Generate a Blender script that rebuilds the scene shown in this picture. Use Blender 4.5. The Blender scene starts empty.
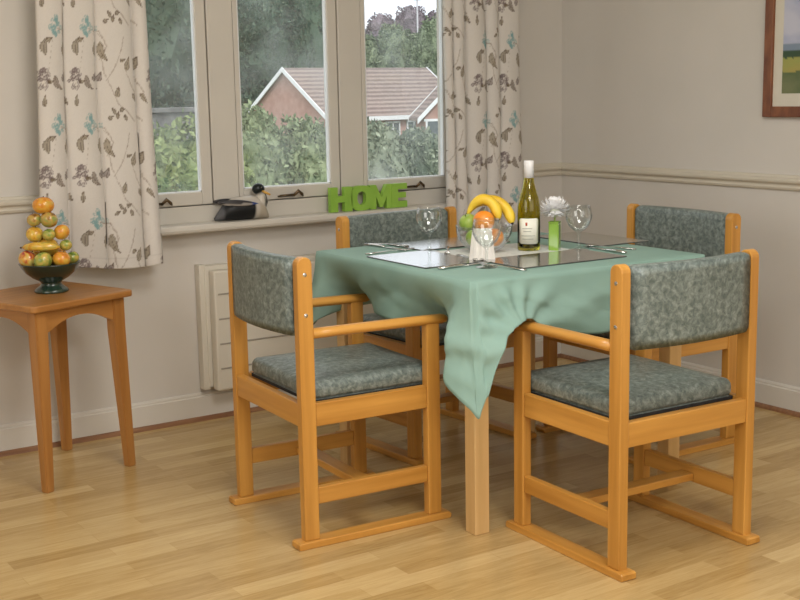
import bpy, bmesh, math, random
import numpy as np
from mathutils import Vector, Matrix, Euler, noise
rnd = random.Random(7)
PI = math.pi
C = bpy.context.scene.collection
SC = bpy.context.scene

# ------------------------------------------------------------------ camera
yaw, pit, rol = 0.980825, -0.168275, -0.0187516
fw = Vector((math.cos(yaw)*math.cos(pit), math.sin(yaw)*math.cos(pit), math.sin(pit)))
rt = Vector((math.sin(yaw), -math.cos(yaw), 0)); up = rt.cross(fw)
r2 = math.cos(rol)*rt + math.sin(rol)*up; u2 = -math.sin(rol)*rt + math.cos(rol)*up
cam_d = bpy.data.cameras.new('camera'); cam = bpy.data.objects.new('camera', cam_d); C.objects.link(cam)
M = Matrix((r2, u2, -fw)).transposed().to_4x4(); M.translation = Vector((-3.8127, -4.3235, 1.2544))
cam.matrix_world = M
cam_d.sensor_width = 36; cam_d.lens = 1224.76*36/800; cam_d.clip_start = .05; cam_d.clip_end = 1000
SC.camera = cam

# ------------------------------------------------------------------ world, sun, lamps, exposure
w = bpy.data.worlds.new('overcast_sky'); SC.world = w; w.use_nodes = True
nt = w.node_tree; bg = nt.nodes['Background']
tc = nt.nodes.new('ShaderNodeTexCoord'); sp = nt.nodes.new('ShaderNodeSeparateXYZ'); rp = nt.nodes.new('ShaderNodeValToRGB')
nt.links.new(tc.outputs['Generated'], sp.inputs[0]); nt.links.new(sp.outputs['Z'], rp.inputs[0]); nt.links.new(rp.outputs[0], bg.inputs['Color'])
rp.color_ramp.elements[0].position = 0; rp.color_ramp.elements[0].color = (.86, .93, 1, 1)
rp.color_ramp.elements[1].position = .6; rp.color_ramp.elements[1].color = (.95, .97, 1, 1)
bg.inputs['Strength'].default_value = 1.75

def light(name, kind, loc, direction, energy, color=(1, 1, 1), **kw):
    d = bpy.data.lights.new(name, kind); d.energy = energy; d.color = color
    for k, v in kw.items(): setattr(d, k, v)
    o = bpy.data.objects.new(name, d); C.objects.link(o); o.location = loc
    o.rotation_euler = Vector(direction).to_track_quat('-Z', 'Y').to_euler(); return o
light('sun', 'SUN', (0, -10, 20), (.25, .8, -.75), 1.6, (1, .96, .9), angle=.3)
light('rear_window_daylight', 'AREA', (-1.9, -5.35, 1.55), (0, 1, -.08), 24, (1, .985, .96), shape='RECTANGLE', size=3.0, size_y=1.5)
light('side_fill_light', 'AREA', (-5.3, -2.6, 1.5), (1, .1, -.1), 36, (1, .985, .96), shape='RECTANGLE', size=2.2, size_y=1.4)  # added fill, lifts shade left of the curtain; no window in that wall
light('ceiling_lamp', 'AREA', (-2.2, -2.4, 2.36), (0, 0, -1), 30, (1, .97, .92), shape='DISK', size=.9)
light('ceiling_bounce_fill', 'AREA', (-2.9, -4.3, 2.36), (.12, .55, -1), 62, (1, .975, .94), shape='DISK', size=1.1)  # added fill standing in for flash bounced off the ceiling
SC.view_settings.view_transform = 'Standard'; SC.view_settings.look = 'None'
SC.view_settings.exposure = -0.13; SC.view_settings.gamma = 1; SC.view_settings.use_curve_mapping = False

# ------------------------------------------------------------------ materials
def newmat(name):
    m = bpy.data.materials.new(name); m.use_nodes = True
    return m, m.node_tree, m.node_tree.nodes['Principled BSDF']
def N(nt, t, **kw):
    n = nt.nodes.new(t)
    for k, v in kw.items():
        if k in n.inputs: n.inputs[k].default_value = v
        else: setattr(n, k, v)
    return n
def ramp(nt, stops, interp='LINEAR'):
    r = nt.nodes.new('ShaderNodeValToRGB'); e = r.color_ramp.elements; r.color_ramp.interpolation = interp
    while len(e) < len(stops): e.new(.5)
    for i, (p, c) in enumerate(stops): e[i].position = p; e[i].color = (*c, 1)
    return r
def mat_noise(name, c1, c2, scale=20, rough=.5, stretch=(1, 1, 1), bump=0, bscale=None, detail=4, spec=.5, lo=.35, hi=.65, metallic=0, coat=0, coord='Object'):
    m, nt, b = newmat(name); L = nt.links.new
    t = N(nt, 'ShaderNodeTexCoord'); mp = N(nt, 'ShaderNodeMapping'); mp.inputs['Scale'].default_value = stretch
    L(t.outputs[coord], mp.inputs[0]); n = N(nt, 'ShaderNodeTexNoise', Scale=scale, Detail=detail); L(mp.outputs[0], n.inputs['Vector'])
    r = ramp(nt, [(lo, c1), (hi, c2)]); L(n.outputs['Fac'], r.inputs[0]); L(r.outputs[0], b.inputs['Base Color'])
    b.inputs['Roughness'].default_value = rough; b.inputs['Specular IOR Level'].default_value = spec; b.inputs['Metallic'].default_value = metallic
    if coat: b.inputs['Coat Weight'].default_value = coat; b.inputs['Coat Roughness'].default_value = .15
    if bump:
        n2 = N(nt, 'ShaderNodeTexNoise', Scale=bscale or scale, Detail=3); L(mp.outputs[0], n2.inputs['Vector'])
        bp = N(nt, 'ShaderNodeBump', Strength=bump, Distance=.002); L(n2.outputs['Fac'], bp.inputs['Height']); L(bp.outputs[0], b.inputs['Normal'])
    return m
def srgb(r, g, b):
    f = lambda c: (c/255/12.92) if c/255 <= .04045 else ((c/255+.055)/1.055)**2.4
    return (f(r), f(g), f(b))
W1, W2 = (.45, .20, .032), (.66, .332, .070)
wood = {a: mat_noise('varnished_beech_'+a, W1, W2, 14, .34, s, spec=.5, detail=6, lo=.3, hi=.7) for a, s in
        {'x': (.12, 2.2, 2.2), 'y': (2.2, .12, 2.2), 'z': (2.2, 2.2, .12)}.items()}
pine = mat_noise('pale_table_wood', (.60, .38, .15), (.74, .50, .23), 12, .45, (2, 2, .12), detail=6)
side_w = {a: mat_noise('side_table_wood_'+a, (.34, .145, .035), (.48, .225, .062), 14, .36, s, detail=6, lo=.3, hi=.7) for a, s in
          {'x': (.12, 2.2, 2.2), 'y': (2.2, .12, 2.2), 'z': (2.2, 2.2, .12)}.items()}
def vinyl_mat():
    m, nt, b = newmat('grey_green_mottled_vinyl'); L = nt.links.new
    t = N(nt, 'ShaderNodeTexCoord'); n = N(nt, 'ShaderNodeTexNoise', Scale=60, Detail=6, Roughness=.7, Distortion=.5)
    L(t.outputs['Object'], n.inputs['Vector'])
    r = ramp(nt, [(.34, (.075, .10, .092)), (.5, (.155, .19, .175)), (.68, (.29, .335, .31))]); L(n.outputs['Fac'], r.inputs[0]); L(r.outputs[0], b.inputs['Base Color'])
    b.inputs['Roughness'].default_value = .42
    bp = N(nt, 'ShaderNodeBump', Strength=.35, Distance=.002); L(n.outputs['Fac'], bp.inputs['Height']); L(bp.outputs[0], b.inputs['Normal'])
    return m
vinyl = vinyl_mat()
black_edge = mat_noise('dark_underlining', (.015, .015, .015), (.03, .03, .03), 50, .7)
metal = mat_noise('steel', (.55, .55, .55), (.65, .65, .65), 50, .25, metallic=1)
brass = mat_noise('aged_brass', (.30, .22, .10), (.42, .32, .16), 50, .35, metallic=.9)
wall_m = mat_noise('cream_wall_paint', (.62, .59, .54), (.645, .61, .56), 3, .75, bump=.08, bscale=160, coord='Object')
ceil_m = mat_noise('ceiling_paint', (.78, .76, .72), (.8, .78, .74), 5, .8)
white_m = mat_noise('cream_gloss_paint', (.575, .54, .48), (.60, .565, .50), 4, .4)
base_m = mat_noise('baseboard_paint', (.66, .63, .57), (.69, .66, .60), 4, .4)
rail_m = mat_noise('dado_paint', (.60, .555, .46), (.63, .58, .48), 4, .5)
quad_m = mat_noise('brown_beading', (.22, .10, .045), (.30, .15, .07), 30, .5, (.2, 2, 2))
heater_m = mat_noise('heater_enamel', (.66, .62, .53), (.68, .64, .55), 4, .45)
def floor_mat():
    m, nt, b = newmat('oak_strip_laminate'); L = nt.links.new
    t = N(nt, 'ShaderNodeTexCoord')
    br = N(nt, 'ShaderNodeTexBrick', Scale=1.0, offset=.37, offset_frequency=2)
    br.inputs['Brick Width'].default_value = .42; br.inputs['Row Height'].default_value = .066
    br.inputs['Mortar Size'].default_value = .0007; br.inputs['Mortar Smooth'].default_value = .3; br.inputs['Bias'].default_value = 0
    br.inputs['Color1'].default_value = (.0, .0, .0, 1); br.inputs['Color2'].default_value = (1, 1, 1, 1); br.inputs['Mortar'].default_value = (.25, .25, .25, 1)
    L(t.outputs['Object'], br.inputs['Vector'])
    mp = N(nt, 'ShaderNodeMapping'); mp.inputs['Scale'].default_value = (1.2, 14, 1); L(t.outputs['Object'], mp.inputs[0])
    n = N(nt, 'ShaderNodeTexNoise', Scale=4.5, Detail=10, Roughness=.72, Distortion=1.0); L(mp.outputs[0], n.inputs['Vector'])
    mx = N(nt, 'ShaderNodeMix', data_type='FLOAT'); mx.inputs[0].default_value = .30
    L(n.outputs['Fac'], mx.inputs[2]); L(br.outputs['Color'], mx.inputs[3])
    r = ramp(nt, [(.20, (.33, .20, .065)), (.46, (.50, .34, .14)), (.72, (.63, .46, .22))]); L(mx.outputs[0], r.inputs[0]); L(r.outputs[0], b.inputs['Base Color'])
    b.inputs['Roughness'].default_value = .27; b.inputs['Specular IOR Level'].default_value = .5
    n2 = N(nt, 'ShaderNodeTexNoise', Scale=3, Detail=2); L(t.outputs['Object'], n2.inputs['Vector'])
    bp = N(nt, 'ShaderNodeBump', Strength=.06, Distance=.01); L(n2.outputs['Fac'], bp.inputs['Height']); L(bp.outputs[0], b.inputs['Normal'])
    return m
floor_m = floor_mat()
def pane_mat():
    m, nt, b = newmat('window_glass'); L = nt.links.new; nt.nodes.remove(b); out = nt.nodes['Material Output']
    tr = N(nt, 'ShaderNodeBsdfTransparent'); gl = N(nt, 'ShaderNodeBsdfGlossy', Roughness=.02); df = N(nt, 'ShaderNodeBsdfTranslucent')
    df.inputs['Color'].default_value = (.9, .93, .95, 1)
    t = N(nt, 'ShaderNodeTexCoord'); n = N(nt, 'ShaderNodeTexNoise', Scale=3.5, Detail=6); L(t.outputs['Object'], n.inputs['Vector'])
    r = ramp(nt, [(.40, (.015, .015, .015)), (.75, (.15, .15, .15))]); L(n.outputs['Fac'], r.inputs[0])
    m1 = N(nt, 'ShaderNodeMixShader'); L(r.outputs[0], m1.inputs[0]); L(tr.outputs[0], m1.inputs[1]); L(df.outputs[0], m1.inputs[2])
    m2 = N(nt, 'ShaderNodeMixShader'); m2.inputs[0].default_value = .05; L(m1.outputs[0], m2.inputs[1]); L(gl.outputs[0], m2.inputs[2]); L(m2.outputs[0], out.inputs[0])
    return m
pane_m = pane_mat()
def thin_glass(name, tint):
    m, nt, b = newmat(name); L = nt.links.new; nt.nodes.remove(b); out = nt.nodes['Material Output']
    tr = N(nt, 'ShaderNodeBsdfTransparent'); tr.inputs[0].default_value = (*tint, 1); gl = N(nt, 'ShaderNodeBsdfGlossy', Roughness=.02)
    fr = N(nt, 'ShaderNodeLayerWeight', Blend=.5); pw = N(nt, 'ShaderNodeMath', operation='POWER'); pw.inputs[1].default_value = 2.6; ma = N(nt, 'ShaderNodeMath', operation='MULTIPLY_ADD'); ma.inputs[1].default_value = .85; ma.inputs[2].default_value = .07
    L(fr.outputs['Facing'], pw.inputs[0]); L(pw.outputs[0], ma.inputs[0]); mx = N(nt, 'ShaderNodeMixShader'); L(ma.outputs[0], mx.inputs[0]); L(tr.outputs[0], mx.inputs[1]); L(gl.outputs[0], mx.inputs[2]); L(mx.outputs[0], out.inputs[0]); return m
def glass_mat(name, col=(1, 1, 1), rough=0.0):
    m, nt, b = newmat(name); b.inputs['Base Color'].default_value = (*col, 1); b.inputs['Transmission Weight'].default_value = 1
    b.inputs['Roughness'].default_value = rough; b.inputs['IOR'].default_value = 1.46; return m
clear = thin_glass('clear_glass', (.97, .985, .985)); olive = glass_mat('olive_bottle_glass', (.66, .60, .07)); lime_gl = mat_noise('lime_glass', (.22, .40, .04), (.27, .47, .06), 8, .12, coat=1)
def attr_mat(name, rough=.8, extra_noise=0, sheen=0, spec=.3):
    m, nt, b = newmat(name); a = N(nt, 'ShaderNodeAttribute', attribute_name='Col'); nt.links.new(a.outputs['Color'], b.inputs['Base Color'])
    b.inputs['Roughness'].default_value = rough; b.inputs['Specular IOR Level'].default_value = spec; return m
cloth_m = mat_noise('sea_green_cotton', (.235, .37, .32), (.262, .40, .348), 6, .8, bump=.12, bscale=900, spec=.2)

# ------------------------------------------------------------------ mesh helpers
def box(bm, x0, x1, y0, y1, z0, z1, bev=0, seg=2, mi=0):
    v = [bm.verts.new(p) for p in ((x0,y0,z0),(x1,y0,z0),(x1,y1,z0),(x0,y1,z0),(x0,y0,z1),(x1,y0,z1),(x1,y1,z1),(x0,y1,z1))]
    fs = [bm.faces.new([v[i] for i in f]) for f in ((3,2,1,0),(4,5,6,7),(0,1,5,4),(1,2,6,5),(2,3,7,6),(3,0,4,7))]
    for f in fs: f.material_index = mi
    if bev:
        es = list({e for f in fs for e in f.edges})
        r = bmesh.ops.bevel(bm, geom=es, offset=bev, segments=seg, profile=.5, affect='EDGES')
        for f in r['faces']: f.material_index = mi
    return v
def prism(bm, pts, axis, a, b, bev=0, mi=0, smooth=False):
    """extrude a 2D outline along axis ('x','y','z') from a to b"""
    def P(p, t): return {'x': (t, p[0], p[1]), 'y': (p[0], t, p[1]), 'z': (p[0], p[1], t)}[axis]
    va = [bm.verts.new(P(p, a)) for p in pts]; vb = [bm.verts.new(P(p, b)) for p in pts]; n = len(pts)
    fs = [bm.faces.new(va), bm.faces.new(vb[::-1])]
    for i in range(n): f = bm.faces.new((va[i], vb[i], vb[(i+1) % n], va[(i+1) % n])); fs.append(f); f.smooth = smooth
    for f in fs: f.material_index = mi
    if bev:
        es = list(fs[0].edges)+list(fs[1].edges)
        bmesh.ops.bevel(bm, geom=es, offset=bev, segments=2, profile=.5, affect='EDGES')
def lathe(bm, prof, seg=32, c=(0, 0, 0), mi=0, wob=None):
    rings = []
    for r, z in prof:
        if r < 1e-5: rings.append([bm.verts.new((c[0], c[1], c[2]+z))])
        else: rings.append([bm.verts.new((c[0]+r*math.cos(2*PI*i/seg)*(1 if not wob else wob(i/seg, z)), c[1]+r*math.sin(2*PI*i/seg)*(1 if not wob else wob(i/seg, z)), c[2]+z)) for i in range(seg)])
    for a, b in zip(rings[:-1], rings[1:]):
        for i in range(seg):
            j = (i+1) % seg
            if len(a) == 1 and len(b) == 1: continue
            vs = [a[0], b[j], b[i]] if len(a) == 1 else ([a[i], a[j], b[0]] if len(b) == 1 else [a[i], a[j], b[j], b[i]])
            f = bm.faces.new(vs); f.smooth = True; f.material_index = mi
def tube(bm, pts, rad, seg=10, mi=0, flat=1.0, cap=True):
    pts = [Vector(p) for p in pts]; n = len(pts); rings = []
    rs = rad if hasattr(rad, '__len__') else [rad]*n
    ref = Vector((0, 0, 1)); 
    if abs((pts[-1]-pts[0]).normalized().z) > .9: ref = Vector((1, 0, 0))
    for i, p in enumerate(pts):
        t = (pts[min(i+1, n-1)]-pts[max(i-1, 0)]).normalized(); a = t.cross(ref).normalized(); b = a.cross(t)
        rings.append([bm.verts.new(p+rs[i]*(a*math.cos(2*PI*k/seg)+b*flat*math.sin(2*PI*k/seg))) for k in range(seg)])
    for a, b in zip(rings[:-1], rings[1:]):
        for k in range(seg): f = bm.faces.new((a[k], a[(k+1) % seg], b[(k+1) % seg], b[k])); f.smooth = True; f.material_index = mi
    if cap: bm.faces.new(rings[0][::-1]).material_index = mi; bm.faces.new(rings[-1]).material_index = mi
def obj(name, bm, m, parent=None, loc=None):
    bmesh.ops.recalc_face_normals(bm, faces=bm.faces[:])
    me = bpy.data.meshes.new(name); bm.to_mesh(me); bm.free()
    for k in (m if isinstance(m, (list, tuple)) else [m]): me.materials.append(k)
    o = bpy.data.objects.new(name, me); C.objects.link(o)
    if parent: o.parent = parent
    if loc: o.location = loc
    return o
def nb(): return bmesh.new()
def smooth(o):
    for p in o.data.polygons: p.use_smooth = True
    return o
def tag(o, label=None, cat=None, group=None, kind=None):
    for k, v in (('label', label), ('category', cat), ('group', group), ('kind', kind)):
        if v: o[k] = v
    return o
def thing(name, label, cat, loc=(0, 0, 0), rz=0, group=None):
    o = bpy.data.objects.new(name, None); C.objects.link(o); o.location = loc; o.rotation_euler = (0, 0, rz); o.empty_display_size = .1
    return tag(o, label, cat, group)
def struct(name, bm, m, parent=None):
    o = obj(name, bm, m, parent)
    if not parent: o['kind'] = 'structure'
    return o
def copy_tree(o, parent=None):
    c = o.copy(); C.objects.link(c)
    if parent: c.parent = parent
    for ch in list(o.children): copy_tree(ch, c)
    return c
def vcol(o, fn):
    me = o.data; a = me.color_attributes.new('Col', 'FLOAT_COLOR', 'POINT')
    for i, v in enumerate(me.vertices): a.data[i].color = (*fn(v.co), 1)
def fbm(p, s=1): return noise.fractal(Vector(p)*s, 1, 2, 4)

# ------------------------------------------------------------------ room shell
HX0, HX1, HZ0, HZ1 = -2.36, -.60, .745, 2.12      # window opening
bm = nb(); box(bm, -5.4, 0.2, -5.4, 0.2, -.1, 0); struct('floor', bm, floor_m)
bm = nb(); box(bm, -5.4, 0.2, -5.4, 0.2, 2.4, 2.5); struct('ceiling', bm, ceil_m)
bm = nb()
box(bm, -5.4, HX0, 0, .09, 0, 2.4); box(bm, HX1, 0, 0, .09, 0, 2.4); box(bm, HX0, HX1, 0, .09, 0, HZ0); box(bm, HX0, HX1, 0, .09, HZ1, 2.4)
struct('wall_window', bm, wall_m)
bm = nb(); box(bm, 0, .2, -5.4, .2, 0, 2.4); struct('wall_right', bm, wall_m)
bm = nb(); box(bm, -5.6, -5.4, -5.4, .2, 0, 2.4); struct('wall_left', bm, wall_m)
bm = nb(); box(bm, -5.6, .2, -5.6, -5.4, 0, 2.4); struct('wall_back', bm, wall_m)
# baseboards with brown beading
def bb_prof(h=.108): return [(0, 0), (.016, 0), (.016, h-.016), (.011, h-.012), (.011, h-.006), (.006, h), (0, h)]
bm = nb(); prism(bm, [(-a, b) for a, b in bb_prof()], 'x', -5.4, -.0, mi=0); struct('baseboard_window', bm, base_m)
bm = nb(); prism(bm, [(-a, b) for a, b in bb_prof()], 'y', -5.4, -.016); struct('baseboard_right', bm, base_m)
bm = nb(); prism(bm, [(-.016, 0), (-.032, 0), (-.030, .008), (-.024, .014), (-.016, .016)], 'x', -5.4, -.016); struct('trim_1', bm, quad_m)
bm = nb(); prism(bm, [(-.016, 0), (-.032, 0), (-.030, .008), (-.024, .014), (-.016, .016)], 'y', -5.4, -.016); struct('trim_2', bm, quad_m)
# dado rails
dz = .862
dp = [(0, dz-.004), (.012, dz), (.016, dz+.008), (.012, dz+.014), (.014, dz+.020), (.026, dz+.028), (.028, dz+.036), (.022, dz+.042), (.012, dz+.046), (.008, dz+.054), (0, dz+.056)]
bm = nb(); prism(bm, [(-a, b) for a, b in dp], 'x', -5.4, HX0-.06); struct('trim_3', bm, rail_m)
bm = nb(); prism(bm, [(-a, b) for a, b in dp], 'x', HX1+.06, 0); struct('trim_4', bm, rail_m)
bm = nb(); prism(bm, [(-a, b) for a, b in dp], 'y', -5.4, 0); struct('trim_5', bm, rail_m)

# window: fixed frame, three casement sashes, sill
def window():
    r = bpy.data.objects.new('window_1', None); C.objects.link(r); r['kind'] = 'structure'
    bm = nb(); ZB, ZT = .838, 2.06
    box(bm, HX0, HX1, .0, .06, HZ0, ZB, .003); box(bm, HX0, HX1, .0, .06, ZT, HZ1, .003)
    posts = [(HX0, HX0+.07), (-1.772, -1.664), (-1.196, -1.088), (-.645, HX1)]
    for a, b in posts: box(bm, a, b, .0, .06, ZB, ZT, .003)
    obj('window_frame', bm, white_m, r)
    for k, (a, b) in enumerate([(HX0+.07, -1.772), (-1.664, -1.196), (-1.088, -.645)]):
        a += .003; b -= .004; z0 = ZB+.004; z1 = ZT-.003
        ls = .020 if k else .05; gx0, gx1, gz0, gz1 = a+ls, b-(.042, .043, .018)[k], .89, z1-.05
        bm = nb(); y0, y1 = .004, .032
        box(bm, a, gx0, y0, y1, z0, z1, .003); box(bm, gx1, b, y0, y1, z0, z1, .003)
        box(bm, gx0, gx1, y0, y1, z0, gz0, .003); box(bm, gx0, gx1, y0, y1, gz1, z1, .003)
        s = obj('sash', bm, white_m, r)
        bm = nb(); q = .014
        box(bm, a-.004, a+q, .033, .058, ZB, ZT); box(bm, b-q, b+.005, .033, .058, ZB, ZT); box(bm, a+q, b-q, .033, .058, ZB-.001, ZB+q); box(bm, a+q, b-q, .033, .058, ZT-q, ZT+.001)
        obj('rebate_stop', bm, white_m, s)
        bm = nb(); g = .005     # pale glazing bead
        box(bm, gx0-.001, gx0+g, .008, .03, gz0, gz1); box(bm, gx1-g, gx1+.001, .008, .03, gz0, gz1); box(bm, gx0, gx1, .008, .03, gz0-.001, gz0+g); box(bm, gx0, gx1, .008, .03, gz1-g, gz1)
        obj('glazing_bead', bm, mat_bead, s)
        bm = nb(); box(bm, gx0, gx1, .016, .020, gz0, gz1); obj('pane', bm, pane_m, s)
        # brass stay on the bottom rail
        hx = (gx0+gx1)/2+(.0 if k == 1 else .02)
        bm = nb(); tube(bm, [(hx-.05, -.012, .856), (hx+.02, -.016, .858)], .004, 8)
        box(bm, hx-.052, hx+.022, -.010, .004, .851, .856, .001)
        tube(bm, [(hx+.01, -.014, .852), (hx+.03, -.022, .872), (hx+.045, -.022, .858), (hx+.052, -.018, .850)], [.005, .008, .007, .004], 8)
        obj('stay_handle', bm, handle_m, s)
    bm = nb(); prism(bm, [(0, .745), (-.086, .745), (-.092, .749), (-.095, .758), (-.092, .770), (-.086, .775), (0, .777)], 'x', HX0-.07, HX1+.07)
    obj('window_sill', bm, white_m, r)
mat_bead = mat_noise('glazing_bead_paint', (.75, .77, .78), (.8, .82, .83), 10, .4)
handle_m = mat_noise('dark_bronze', (.05, .035, .02), (.16, .11, .06), 60, .3, metallic=.7)
window()

# ------------------------------------------------------------------ wall heater
def heater():
    r = thing('wall_heater', 'cream panel heater on the wall below the window sill', 'heater', (-1.87, 0, .125))
    bm = nb(); box(bm, 0, .03, -.045, -.002, 0, .49, .004); box(bm, .02, .86, -.05, -.002, .01, .485, .003); obj('back_box', bm, heater_m, r)
    bm = nb(); box(bm, .035, .90, -.098, -.05, .0, .47, .008)
    obj('front_panel', bm, heater_m, r)
    for k in range(4):
        bm = nb(); z = .085+.097*k; box(bm, .05, .9, -.101, -.097, z, z+.006, .001); obj('groove_strip', bm, heater_groove, r)
heater_groove = mat_noise('heater_groove', (.34, .31, .26), (.36, .33, .28), 5, .6)
heater()

# ------------------------------------------------------------------ curtains
def tile_pattern():
    """one repeat of the printed sprig pattern, 2 mm cells, as RGB array"""
    res = .002; TW, TH = .29, .334; nx, ny = int(TW/res), int(TH/res)
    base = np.array((.655, .62, .575)); img = np.ones((ny, nx, 3))*base
    Y, X = np.mgrid[0:ny, 0:nx]; X = X*res; Y = Y*res
    px = .00367
    dark, olive_, teal, mauve, stem = map(np.array, [(.12, .085, .06), (.21, .165, .085), (.22, .38, .39), (.18, .14, .14), (.28, .22, .17)])
    rg = np.random.RandomState(3)
    def delta(cx, cy):
        dx = (X-cx+TW/2) % TW-TW/2; dy = (Y-cy+TH/2) % TH-TH/2; return dx, dy
    def blend(mask, col, a=.85): img[mask] = img[mask]*(1-a)+col*a
    def leaf(cx, cy, ang, ln, wd, col, curl=0):
        ln *= 1.3; wd *= 1.25
        dx, dy = delta(cx, cy); c, s = math.cos(ang), math.sin(ang); u = dx*c+dy*s; v = -dx*s+dy*c+curl*.13*(u*u/ln-ln/12)
        t = np.clip((u/ln+.5), 0, 1); hw = wd*np.sin(PI*t**.62)*.46; inside = (np.abs(u) < ln/2) & (np.abs(v) < hw)
        blend(inside, col, .62); blend(inside & (np.abs(v) > hw-.0025), dark, .6); blend(inside & (np.abs(v) < .0012), dark, .7)
        blend(inside & (np.sin(u*900+v*500) > .6), dark, .15)
    def curve(pts, wd=.0024, col=stem):
        P = np.array(pts)
        for i in range(len(P)-1):
            for t in np.linspace(0, 1, 14):
                q = P[i]*(1-t)+P[i+1]*t; dx, dy = delta(*q); blend((dx*dx+dy*dy) < wd*wd, col, .5)
    def flower(cx, cy, r, col):
        for k in range(34):
            a = rg.rand()*2*PI; d = r*math.sqrt(rg.rand()); dx, dy = delta(cx+d*math.cos(a)*.85, cy+d*math.sin(a))
            rr = np.hypot(dx, dy); q = .0055+rg.rand()*.003
            blend((rr < q) & (rr > q-.0026), col, .75)
            blend(rr < q-.0026, col, .25)
    def S(x, y): return (x*px+.10, TH-y*px)       # x from the blue flower, y downwards
    vine = [S(28, 75), S(22, 62), S(14, 45), S(12, 30), S(18, 20), S(10, 6), S(2, 4)]
    curve(vine); curve([S(16, 52), S(26, 40), S(34, 25), S(38, 12)]); curve([S(28, 75), S(38, 82), S(46, 91)]); curve([S(38, 38), S(44, 55), S(50, 64)])
    curve([S(-20, 60), S(-12, 48), S(-8, 30), S(-4, 12)], .0014); curve([S(8, 8), S(16, 14), S(16, 26), S(10, 32)], .0013)
    flower(*S(0, 2), .034, teal); flower(*S(-17, 50), .034, mauve)
    leaf(*S(-14, 19), 1.3, .050, .026, olive_*.8, 6); leaf(*S(-8, 14), .5, .022, .014, olive_)
    leaf(*S(0, 55), -.9, .048, .024, dark*1.3, -6); leaf(*S(-8, 53), .1, .024, .012, olive_)
    leaf(*S(-16, 70), 1.5, .034, .014, olive_); leaf(*S(9, 48), 1.2, .03, .02, mauve)
    leaf(*S(13, 26), -1.1, .060, .026, olive_, -5); leaf(*S(28, 63), 1.3, .032, .020, olive_)
    for a, b, c in ((18, 0, .5), (22, -6, 2.2), (26, -2, 1.2), (32, -7, .2), (35, 0, 2.0)): leaf(*S(a, b-4), c, .022, .014, olive_*.8)
    leaf(*S(42, 36), 1.2, .042, .022, olive_); leaf(*S(36, 33), .2, .022, .012, olive_)
    leaf(*S(50, 70), -.9, .036, .016, olive_)
    img += rg.normal(0, .008, (ny, nx, 1))
    return np.clip(img, 0, 1), res, TW, TH
TILE = tile_pattern()
curtain_m = attr_mat('printed_curtain_cotton', .9)
def curtain(name, label, x0b, x1b, x0t, x1t, zb, zt, panels, yb, v0, seed):
    """panels: (share of width, printed width shown, u start)"""
    img, res, TW, TH = TILE; rr = random.Random(seed)
    nz = int((zt-zb)/.004); cols = []       # (share, depth, u)
    tot = sum(p[0] for p in panels); acc = 0; W_ = abs(x1b-x0b)
    for k, (sh, u0) in enumerate(panels):
        n = max(6, int(W_*sh/tot/.0032)); wd = W_*sh/tot
        for i in range(n):
            t = i/(n-1); bulge = (math.sin(PI*t))**.45
            cols.append(((acc+sh*t*.995)/tot, bulge, u0+wd*t*1.12, k))
        acc += sh
    nc = len(cols); V = np.zeros((nz*nc, 3)); K = np.zeros((nz*nc, 4)); K[:, 3] = 1
    ph = [rr.random()*6 for _ in panels]; amp = [rr.uniform(.020, .036) for _ in panels]
    S_ = np.array([c[0] for c in cols]); B = np.array([c[1] for c in cols]); U = np.array([c[2] for c in cols]); KK = [c[3] for c in cols]
    A = np.array([amp[k] for k in KK]); P = np.array([ph[k] for k in KK])
    for j in range(nz):
        f = j/(nz-1); z = zb+(zt-zb)*f
        xa = x0b+(x0t-x0b)*f; xb = x1b+(x1t-x1b)*f
        sway = .006*np.sin(4*z+P)+.003*np.sin(11*z+P*2)
        x = xa+(xb-xa)*S_+sway*np.sin(PI*S_)*.8
        y = yb-(B-.5)*A*(1.15-.45*f)-.005*np.sin(6*z+P+S_*9)
        hem = .012*np.sin(S_*5+seed)*(1-f)**8+.006*(B-.5)*(1-f)**8
        V[j*nc:(j+1)*nc] = np.stack([x, y, z+hem*1.0+0*S_], 1)
        iu = ((U % TW)/res).astype(int) % img.shape[1]; iv = int(((z-v0) % TH)/res) % img.shape[0]
        c = img[iv, iu].copy()
        if abs(z-zb-.035) < .0025: c *= .9
        K[j*nc:(j+1)*nc, :3] = c
    F = [(j*nc+i, j*nc+i+1, (j+1)*nc+i+1, (j+1)*nc+i) for j in range(nz-1) for i in range(nc-1)]
    me = bpy.data.meshes.new(name); me.from_pydata(V.tolist(), [], F); me.materials.append(curtain_m)
    me.polygons.foreach_set('use_smooth', [True]*len(F))
    a = me.color_attributes.new('Col', 'FLOAT_COLOR', 'POINT'); a.data.foreach_set('color', K.ravel())
    o = bpy.data.objects.new(name, me); C.objects.link(o); tag(o, label, 'curtain', 'printed curtains at the window')
    so = o.modifiers.new('thickness', 'SOLIDIFY'); so.thickness = .0015
    return o
px = .00367
curtain('curtain', 'floral printed cream curtain on the left, hanging behind the dark fruit bowl', -2.500, -2.048, -2.425, -2.080, .655, 2.3,
        [(27, .10-.022*px*1000), (33, .10-28*px), (38, .10+6*px), (17, .10+42*px)], -.135, .835+.334*.0, 1)
curtain('curtain', 'floral printed cream curtain on the right, beyond the wine bottle and glass fruit bowl', -.752, -.335, -.765, -.375, .655, 2.3,
        [(8, .10+20*px), (12, .10+30*px), (20, .10-30*px), (14, .10+5*px), (22, .10-20*px)], -.135, .80, 4)

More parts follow.
